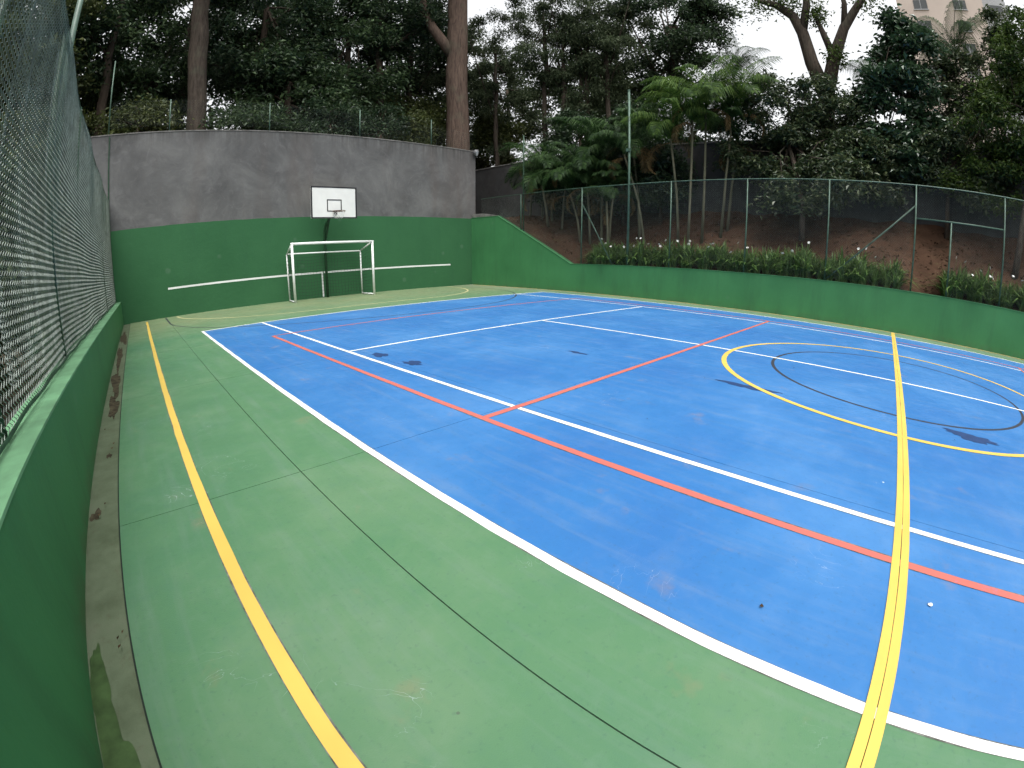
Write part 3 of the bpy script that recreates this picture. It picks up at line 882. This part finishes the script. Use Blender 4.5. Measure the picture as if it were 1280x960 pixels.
# slender stems with grey-green foliage past the wall corner
for k, (x, y, h_) in enumerate([(12.2, 20.5, 9), (11.9, 16.6, 9.5), (12.5, 15.6, 8.5), (13.0, 14.6, 9), (13.6, 13.6, 8.8), (12.0, 23.5, 10)]):
    P, RR = wob_trunk((x, y, 4.6), (x + rg.uniform(-.3, .3), y, 5 + h_), 10, .16, .09, 300 + k, .05)
    tree('slender_tree', 'slender straight stem with loose grey green foliage beyond the boundary wall', (x, y, 4.7), P, RR,
         [((x, y, 12.3), (1.9, 1.9, 2.0), 1), ((x + .3, y, 15.3), (2.3, 2.3, 1.8), .9), ((x, y, 9.3), (1.0, 1.0, 2.2), .35)], M['leaf_grey'], M['bark_grey'], 11000, .19, 320 + k, 'slender trees beyond the wall corner', limbs=9, ncl=42, clump=.6, aspect=.3, droop=.5)
# big dark crown
P, RR = wob_trunk((17.5, 11.5, 4.7), (17.2, 11.6, 15), 8, .4, .22, 41, .08)
tree('broadleaf_tree', 'big blackish green tree crown rising above the palms against the white sky', (17.5, 11.5, 4.7), P, RR,
     [((16.7, 12.2, 14.6), (2.9, 3.4, 4.0), 1), ((16.9, 13.8, 11.6), (2.2, 2.6, 1.8), .4), ((17.6, 9.9, 14.6), (1.6, 1.9, 2.2), .3)], M['leaf_deep'], M['bark_dark'], 26000, .24, 42, limbs=14, ncl=110, clump=.8)
# bushes against the boundary wall
tree('spreading_tree', 'spreading small tree with mottled green leaves leaning over the boundary wall', (9.6, 3.4, 2.55), [(8.6, 3.05, 2.2), (8.75, 3.1, 3.2), (9.2, 3.4, 4.4), (9.8, 3.8, 5.6)], [.10, .09, .08, .06],
     [((10.4, 4.3, 7.2), (1.4, 1.9, 1.4), 1), ((10.1, 4.4, 5.4), (1.3, 2.1, 1.2), 1), ((9.4, 3.3, 4.3), (.9, 1.3, .8), .4), ((8.7, 3.1, 3.7), (.7, 1.1, .6), .3), ((8.6, 1.9, 4.3), (.6, .9, .5), .22), ((10.9, 2.5, 7.0), (1.2, 1.5, 1.3), .8), ((10.2, 2.0, 5.4), (1.0, 1.7, 1.0), .7)], M['leaf_mottle'], M['bark_grey'], 34000, .17, 51, limbs=22, ncl=170, clump=.5)
tree('glossy_tree', 'tall bush with dark glossy leaves standing before the pale building', (11.6, -.4, 4.7), [(11.6, -.4, 4.6), (11.5, -.4, 7), (11.4, -.5, 10)], [.12, .09, .05],
     [((11.3, -.6, 9.8), (1.0, 1.0, 1.3), .6), ((11.2, -.2, 7.6), (1.2, 1.6, 1.6), 1), ((10.6, .4, 5.7), (1.1, 1.9, 1.0), .7)], M['leaf_gloss'], M['bark_dark'], 17000, .23, 52, limbs=14, ncl=90, clump=.5, aspect=.55)
tree('leafy_tree', 'lush yellowish green tree hanging over the fence by the gateway', (9.6, -4.6, 2.5), [(8.6, -3.6, 1.7), (8.8, -3.8, 3.0), (9.2, -4.2, 5), (9.5, -4.6, 7)], [.12, .11, .1, .07],
     [((9.6, -4.0, 6.9), (1.3, 1.9, 1.5), 1), ((9.4, -5.2, 9.0), (1.5, 1.6, 1.6), 1), ((9.8, -3.2, 5.0), (1.0, 1.8, 1.1), .6), ((9.0, -6.5, 6.0), (1.6, 2.0, 2.4), .9)], M['leaf_lush'], M['bark_grey'], 36000, .17, 53, limbs=16, ncl=130, clump=.5)
tree('leafy_tree', 'dark leafy bush massed behind the lush tree along the boundary wall', (10.4, -1.6, 2.8), [(10.4, -1.6, 2.7), (10.4, -1.6, 5)], [.08, .06],
     [((10.4, -1.8, 5.4), (.8, 2.2, 1.1), 1), ((12.0, -3.0, 7.4), (1.4, 2.0, 1.8), 1), ((10.6, .3, 5.2), (.6, 1.6, .9), .6), ((10.1, -1.0, 4.5), (.5, 2.4, .6), .7)], M['leaf_mottle'], M['bark_dark'], 25000, .17, 54, limbs=10, ncl=60, clump=.5)
# dark understorey between the palms and the boundary wall
for k, (x, y, z, rx, rz_) in enumerate([(10.2, 8.9, 4.7, 1.1, 1.3), (10.1, 10.6, 4.9, 1.2, 1.5), (10.1, 12.4, 5.0, 1.2, 1.6), (9.9, 14.2, 5.1, 1.2, 1.5), (12.3, 11.5, 7.2, 1.6, 1.5), (12.3, 14.5, 7.4, 1.7, 1.5), (12.6, 8.6, 6.9, 1.5, 1.4)]):
    zb_ = float(bank_z(np.array(x), np.array(y))) if x < 11 else 4.7
    tree('understorey_shrub', 'dark shrub filling the gap behind the palm stems' if x < 11 else 'dark shrub showing over the boundary wall behind the palms', (x, y, zb_), [(x, y, zb_ - .1), (x, y, z)], [.07, .05],
         [((x, y, z), (rx, rx, rz_), 1)], M['leaf_deep'], M['bark_dark'], 7000, .2, 500 + k, 'dark shrubs behind the palms' if x < 11 else 'dark shrubs over the boundary wall', 'shrub', limbs=8, ncl=36, clump=.55)
# taller trees farther off beyond the boundary wall
for k, (x, y, z, rx, rz_, mt) in enumerate([(17.5, 25.0, 13.0, 3.2, 3.6, 'leaf_grey'), (20.5, 20.5, 14.5, 3.0, 3.2, 'leaf_dark'), (21.0, 17.0, 10.5, 2.6, 2.8, 'leaf_dark'), (15.0, 29.0, 16.5, 3.6, 3.2, 'leaf_grey'), (14.5, 24.0, 9.0, 2.4, 2.2, 'leaf_olive')]):
    P, RR = wob_trunk((x, y, 4.6), (x, y, z + 1), 8, .2, .1, 560 + k, .08)
    tree('broadleaf_tree', 'hazy green tree farther off behind the slender stems', (x, y, 4.7), P, RR, [((x, y, z), (rx, rx, rz_), 1)], M[mt], M['bark_dark'], 11000, .28, 570 + k, 'far trees behind the slender stems', limbs=9, ncl=60, clump=.8)
# added unseen wall behind the camera, darkening the end wall that faces it
w = empty('unseen_shading_wall', (0, -14.0, 0))
tag(w, 'unseen grey and green wall added behind the camera to shade the end wall', 'wall')
MB().box((-10.5, -.25, -.5), (6.9, -.002, 5.7)).build('wall_body', M['plaster'], w)
# foliage standing before the pale building
P, RR = wob_trunk((13.6, -3.2, 4.6), (13.4, -3.3, 9.5), 6, .14, .08, 71, .05)
tree('leafy_tree', 'yellowish green treetop hiding the lower floors of the pale building', (13.6, -3.2, 4.7), P, RR,
     [((13.2, -3.4, 9.4), (1.2, 2.0, 1.3), 1), ((13.0, -5.4, 11.2), (1.3, 1.5, 1.6), .8), ((13.4, -2.2, 8.0), (1.0, 1.6, 1.2), .6)], M['leaf_mottle'], M['bark_dark'], 15000, .2, 72, limbs=14, ncl=70, clump=.5)
# forked, nearly bare tree
B0 = Vector((14.1, 3.1, 4.7)); e = empty('forked_tree', B0)
tag(e, 'bare forked tree with thick limbs against the white sky', 'tree')
b = MB(); b.tube([Vector(p) - B0 for p in ((14.1, 3.1, 4.6), (14.1, 3.0, 7.4), (14.1, 2.95, 9.3))], [.42, .36, .36], 12)
b.build('trunk', M['bark_grey'], e, True)
limbs_ = [([(14.1, 3.05, 9.0), (14.1, 3.5, 10.4), (14.0, 3.75, 11.8), (14.0, 4.1, 12.7), (13.9, 4.8, 13.3), (13.8, 5.6, 13.6)], [.28, .25, .22, .18, .14, .07]),
          ([(14.0, 3.75, 11.8), (14.0, 3.4, 13.2), (14, 3.3, 14.6)], [.17, .14, .08]),
          ([(14.1, 2.9, 9.0), (14.2, 2.5, 10.6), (14.2, 1.9, 12.0), (14.2, 1.2, 13.0), (14.2, .5, 13.9)], [.27, .23, .18, .14, .08]),
          ([(14.2, 2.5, 10.6), (14.1, 2.8, 11.6), (14, 3.1, 12.6)], [.15, .12, .06]), ([(14.2, 1.9, 12), (14.1, 1.7, 13.2), (14.1, 1.8, 14.4)], [.13, .1, .05])]
for p_, r_ in limbs_: MB().tube([Vector(q) - B0 for q in p_], [q * 1.25 for q in r_], 9).build('limb', M['bark_grey'], e, True)
rgn = np.random.default_rng(77); Pt = []
for c, s in (((13.8, 5.5, 13.5), .45), ((14, 3.3, 13.9), .5), ((14.2, .7, 13.6), .5), ((13.9, 4.3, 13.4), .35), ((14, 3.0, 12.6), .25), ((14.1, 2.4, 10.6), .25)):
    Pt.append(np.array(c) - np.array(B0) + rgn.normal(0, s, (420, 3)))
V, F = leaf_cloud(np.concatenate(Pt), .19, rgn); link('crown', np_mesh('crown', V, F, M['leaf_lush']), e)
# growth past the chain link fence on the low wall
for k, (x, y, z, rx, rz_, mt) in enumerate([(-10.2, 2.2, 1.5, 1.6, 1.7, 'leaf_grey'), (-10.6, 5.2, 1.8, 1.7, 1.9, 'leaf_dark'), (-10.2, 8.4, 2.0, 1.6, 2.2, 'leaf_grey'), (-10.4, 11.8, 2.6, 1.8, 2.6, 'leaf_dark'), (-10.4, 15.2, 3.6, 1.8, 3.2, 'leaf_olive'), (-13.0, 4.0, 5.2, 2.6, 2.8, 'leaf_dark'), (-13.5, 9.5, 6.0, 2.8, 3.0, 'leaf_dark'), (-11.0, 18.6, 9.5, 2.6, 3.2, 'leaf_olive')]):
    tree('roadside_shrub' if z < 4 else 'broadleaf_tree', {'leaf_grey': 'greyish green shrub seen through the draped fence', 'leaf_dark': 'dark green growth seen through the draped fence', 'leaf_olive': 'olive brown growth behind the far end of the draped fence'}[mt], (x, y, -.35), [(x, y, -.4), (x, y, z)], [.1, .06],
         [((x, y, z), (rx, rx, rz_), 1)], M[mt], M['bark_dark'], 6500, .2, 400 + k, {'leaf_grey': 'grey shrubs behind the draped fence', 'leaf_dark': 'dark growth behind the draped fence', 'leaf_olive': 'olive growth behind the draped fence'}[mt], 'shrub' if z < 4 else 'tree', limbs=8, ncl=36, clump=.6)


# ------------------------------------------------------------------ palms
def frond_mesh(name, mat, L, seed, droop, nlf=44, lw=.024, ll=.62):
    r_ = random.Random(seed); b = MB(); pts = []
    ang = R(52); p = Vector((0, 0, 0)); n = 16
    for i in range(n + 1):
        pts.append(p.copy()); ang -= R(droop) / n * (0.4 + 1.2 * i / n)
        p = p + Vector((math.cos(ang), 0, math.sin(ang))) * L / n
    b.tube(pts, [.016 - .012 * i / n for i in range(n + 1)], 4, False)
    for i in range(nlf):
        t_ = .16 + .84 * i / (nlf - 1); k = t_ * n; j = min(int(k), n - 1); c = pts[j].lerp(pts[j + 1], k - j)
        d = (pts[j + 1] - pts[j]).normalized(); upv = Vector((0, 1, 0)).cross(d) * -1
        for s in (-1, 1):
            l_ = ll * math.sin(math.pi * (.14 + .80 * t_)) * r_.uniform(.85, 1.12)
            out = (d * .55 + Vector((0, s, 0)) * .85 + upv * .28).normalized()
            m_ = c + out * l_ * .5; m_ = m_ + Vector((0, 0, -l_ * .06)); tip = c + out * l_ * .78 + Vector((0, 0, -l_ * r_.uniform(.40, .75)))
            wv = d.cross(out).cross(out).normalized() * lw * .5
            b.add([c - wv * .4, c + wv * .4, m_ + wv, m_ - wv, tip], [(0, 1, 2, 3), (3, 2, 4)])
    return b.mesh(name, mat)


FR = [frond_mesh('palm_frond', M['frond'], 2.0, 1, 112), frond_mesh('palm_frond', M['frond'], 1.8, 2, 140), frond_mesh('palm_frond', M['frond'], 2.15, 3, 90)]
FB = [frond_mesh('palm_frond', M['frond_bright'], 1.9, 11, 100), frond_mesh('palm_frond', M['frond_bright'], 1.75, 12, 125), frond_mesh('palm_frond', M['frond_bright'], 2.05, 13, 80)]
FD = [frond_mesh('dry_frond', M['frond_dead'], 1.3, 4, 150, 26, .03, .38)]


def palm(label, stems, seed, group=None, dead=1, fscale=1.0, nf=10, name='areca_palm', fr=None):
    fr = fr or FR
    r_ = random.Random(seed); x0, y0 = stems[0][0], stems[0][1]; z0 = float(bank_z(np.array(x0), np.array(y0))) if x0 < 11 else 4.7
    e = empty(name, (x0, y0, z0)); tag(e, label, 'palm tree', group); B = Vector((x0, y0, z0))
    for (x, y, lx, ly, zt, sc) in stems:
        zb_ = float(bank_z(np.array(x), np.array(y))) - .1 if x < 11 else 4.6
        top = Vector((x + lx, y + ly, zt))
        MB().tube([Vector((x, y, zb_)) - B, Vector((x + lx * .35, y + ly * .35, zb_ + (zt - zb_) * .5)) - B, top - B], [.06, .045, .038], 8).build('stem', M['palm_stem'], e, True)
        a = r_.uniform(0, 6)
        for k in range(nf):
            a += 2.4 + r_.uniform(-.3, .3)
            link('frond', fr[r_.randrange(3)], e, top - B, (0, R(r_.uniform(-34, 14)), a), sc * fscale * r_.uniform(.85, 1.1))
        for k in range(dead):
            a += 2.2
            link('dry_frond', FD[0], e, top - B - Vector((0, 0, .15)), (0, R(r_.uniform(15, 60)), a), sc * r_.uniform(.8, 1.25))
    return e


palm('clump of areca palms beside the sloping green wall', [(8.3, 13.2, -.2, .2, 4.3, 1.05), (8.6, 12.7, .2, -.1, 4.8, 1.1), (8.9, 13.5, .3, .3, 4.1, 1.0)], 1, dead=1, fscale=1.12)
palm('areca palm with leaning pale stems behind the first fence brace', [(8.3, 11.0, .0, .2, 4.2, 1.1), (8.5, 10.6, .1, .1, 4.9, 1.2), (8.1, 11.3, -.1, .5, 3.8, 1.0)], 2, dead=2, fscale=1.12)
palm('areca palm with thin slanting stem next to the tall green pole', [(8.4, 8.6, -.1, .9, 5.2, 1.2), (8.9, 9.1, .2, .5, 5.7, 1.15)], 3, dead=2)
palm('tallest bright green areca palm with tan dry fronds hanging', [(8.4, 6.9, .0, -.1, 6.2, 1.12), (8.7, 6.5, .2, .0, 6.7, 1.2), (8.5, 7.3, -.2, .3, 5.6, 1.05), (9.2, 6.0, .2, -.3, 6.5, 1.1)], 4, dead=2, nf=12, fscale=1.2, fr=FB)
palm('young areca palm low on the bank between fence brace and tall pole', [(7.9, 9.9, 0, .1, 3.4, .8), (8.1, 10.0, .1, -.1, 3.8, .85)], 15)
palm('areca palm with bluish fronds close to the wall corner', [(8.9, 14.8, .0, -.2, 5.0, .95), (9.3, 14.4, .1, .2, 5.6, 1.0)], 16)
palm('areca palm with slim stem before the boundary wall', [(9.6, 5.9, .1, -.3, 5.7, 1.1)], 5, dead=2)
palm('tall palm with dark feathery crown in front of the pale building', [(15.2, -3.1, 0, .1, 11.2, 1.5)], 6, nf=12, name='feather_palm')
palm('slim dark palm beside the forked tree', [(15.0, 1.0, 0, -.1, 9.7, 1.25)], 7, nf=10, name='feather_palm')
palm('drooping palm at the edge of the big dark tree crown', [(17.2, 8.0, 0, .1, 11.2, 1.45)], 8, nf=10, dead=0, name='feather_palm')

# ------------------------------------------------------------------ strap-leaved border
def strap_mesh(seed, n=60):
    r_ = random.Random(seed); b = MB()
    for i in range(n):
        a = r_.uniform(0, 6.28); lean = abs(r_.gauss(.62, .34)); L = r_.uniform(.42, .78); w_ = r_.uniform(.016, .028)
        o_ = Vector((r_.uniform(-.10, .10), r_.uniform(-.10, .10), -.03)); dr = Vector((math.cos(a), math.sin(a), 0)); sd_ = Vector((-dr.y, dr.x, 0)) * w_
        vs = []
        for k in range(5):
            q = k / 4; c = o_ + dr * (lean * L * (q ** 1.6) * 1.15) + Vector((0, 0, L * q * max(.15, 1 - .62 * lean * q * q)))
            ww = (1 - q ** 3) * .92 + .08
            vs += [c + sd_ * ww, c - sd_ * ww]
        b.add(vs, [(2 * k, 2 * k + 1, 2 * k + 3, 2 * k + 2) for k in range(4)])
    return b.mesh('strap_leaves', M['blade'])


SM = [strap_mesh(s) for s in range(4)]
b = MB()
for k in range(6):
    a = math.pi * k / 3; d = Vector((math.cos(a), math.sin(a), 0)); s = Vector((-d.y, d.x, 0)) * .016
    b.add([(0, 0, 0), d * .03 + s + Vector((0, 0, .012)), d * .06 + Vector((0, 0, .006)), d * .03 - s + Vector((0, 0, .012))], [(0, 1, 2, 3)])
PET = b.mesh('flower', M['petal'])
STK = MB().tube([(0, 0, 0), (.01, 0, .6)], .004, 4).mesh('flower_stalk', M['blade'])
r_ = random.Random(9)
y = 10.0; n_ = 0
while y > -8:
    if not (-1.3 < y < -.2):
        for row in range(3):
            x = 6.90 + .28 * row + r_.uniform(-.06, .06); yy = y + r_.uniform(-.1, .1)
            e = empty('iris_clump', (x, yy, float(bank_z(np.array(x), np.array(yy)))), r_.uniform(0, 6.28))
            fl_ = r_.random() < .22
            tag(e, 'clump of strap leaved plants with a white flower on the planted bank' if fl_ else 'clump of green strap leaved plants on the planted bank, without flowers', 'plant',
                'flowering clumps in the border' if fl_ else 'green clumps in the border')
            s = r_.uniform(.7, 1.25)
            link('leaves', SM[r_.randrange(4)], e, (0, 0, 0), None, s)
            if fl_:
                q = (r_.uniform(-.08, .08), r_.uniform(-.08, .08), r_.uniform(-.02, .12))
                st = link('flower_stalk', STK, e, q); link('flower', PET, st, (.01, 0, .6), (R(r_.uniform(35, 80)), 0, r_.uniform(0, 6.28)), .85)
            n_ += 1
    y -= .30

# fallen leaves on the bank and a few on the court
n = 2800; rgn = np.random.default_rng(8)
X = rgn.uniform(6.9, 10.9, n); Y = rgn.uniform(-10, 15.5, n); P = np.stack([X, Y, bank_z(X, Y) + .015], 1)
V, F = leaf_cloud(P, .11, rgn, .5, .92, 0); tag(link('leaf_litter', np_mesh('leaf_litter', V, F, M['litter'])), 'brown fallen leaves scattered over the red soil bank', 'leaf litter', kind='stuff')
X = np.concatenate([rgn.uniform(-7.3, 6.3, 60), rgn.uniform(-7.3, -7.12, 25)]); Y = np.concatenate([rgn.uniform(-4, 15.9, 60), rgn.uniform(1, 15, 25)])
P = np.stack([X, Y, np.full(85, .012)], 1)
V, F = leaf_cloud(P, .030, rgn, .5, .95, 0, .05); V[:, 2] = np.clip(V[:, 2], .009, .02)
tag(link('court_debris', np_mesh('court_debris', V, F, M['litter'])), 'tiny dry leaf bits strewn on the painted court', 'leaf litter', kind='stuff')

sc_ = MB(); r5 = random.Random(3); vv = [(-4.777 + .018 * math.cos(a * 1.047) * r5.uniform(.6, 1.2), -.168 + .013 * math.sin(a * 1.047) * r5.uniform(.6, 1.2), .004 + r5.uniform(0, .006)) for a in range(6)]
sc_.add(vv + [(-4.777, -.168, .016)], [(a, (a + 1) % 6, 6) for a in range(6)] + [(5, 4, 3, 2, 1, 0)])
tag(sc_.build('paper_scrap', M['petal']), 'tiny white crumpled scrap lying on the blue court beside the halfway line', 'litter')

# ------------------------------------------------------------------ building
B = empty('apartment_building', (53, -9.2, -.3)); B.rotation_euler = (0, 0, R(-8))
tag(B, 'cream apartment block with dark windows beyond the trees', 'building')
MB().box((0, -4.9, 0), (12, 6.6, 46)).build('wall', M['facade'], B)
MB().box((.6, -8.2, 0), (12, -4.91, 46)).build('side_bay', M['facade_grey'], B)
for k in range(14):
    z = 2.2 + 3.0 * k
    for (y0, y1) in ((2.6, 4.4), (-2.6, -.9)):
        wd = MB().box((-.06, y0, z), (-.01, y1, z + 1.35)).build('window', M['window_dark'], B)
        MB().box((-.13, y0 - .1, z - .12), (-.005, y1 + .1, z - .005)).build('sill', M['facade_grey'], wd)
        MB().box((-.085, (y0 + y1) / 2 - .03, z), (-.062, (y0 + y1) / 2 + .03, z + 1.35)).build('mullion', M['facade_grey'], wd)
    wd = MB().box((.54, -7.6, z), (.59, -5.6, z + 1.2)).build('window', M['window_dark'], B)
    MB().box((.45, -7.7, z - .12), (.595, -5.5, z - .005)).build('sill', M['facade_grey'], wd)
MB().box((-.2, -5.1, 46.01), (12.2, 6.8, 46.6)).build('roof', M['facade_grey'], B)
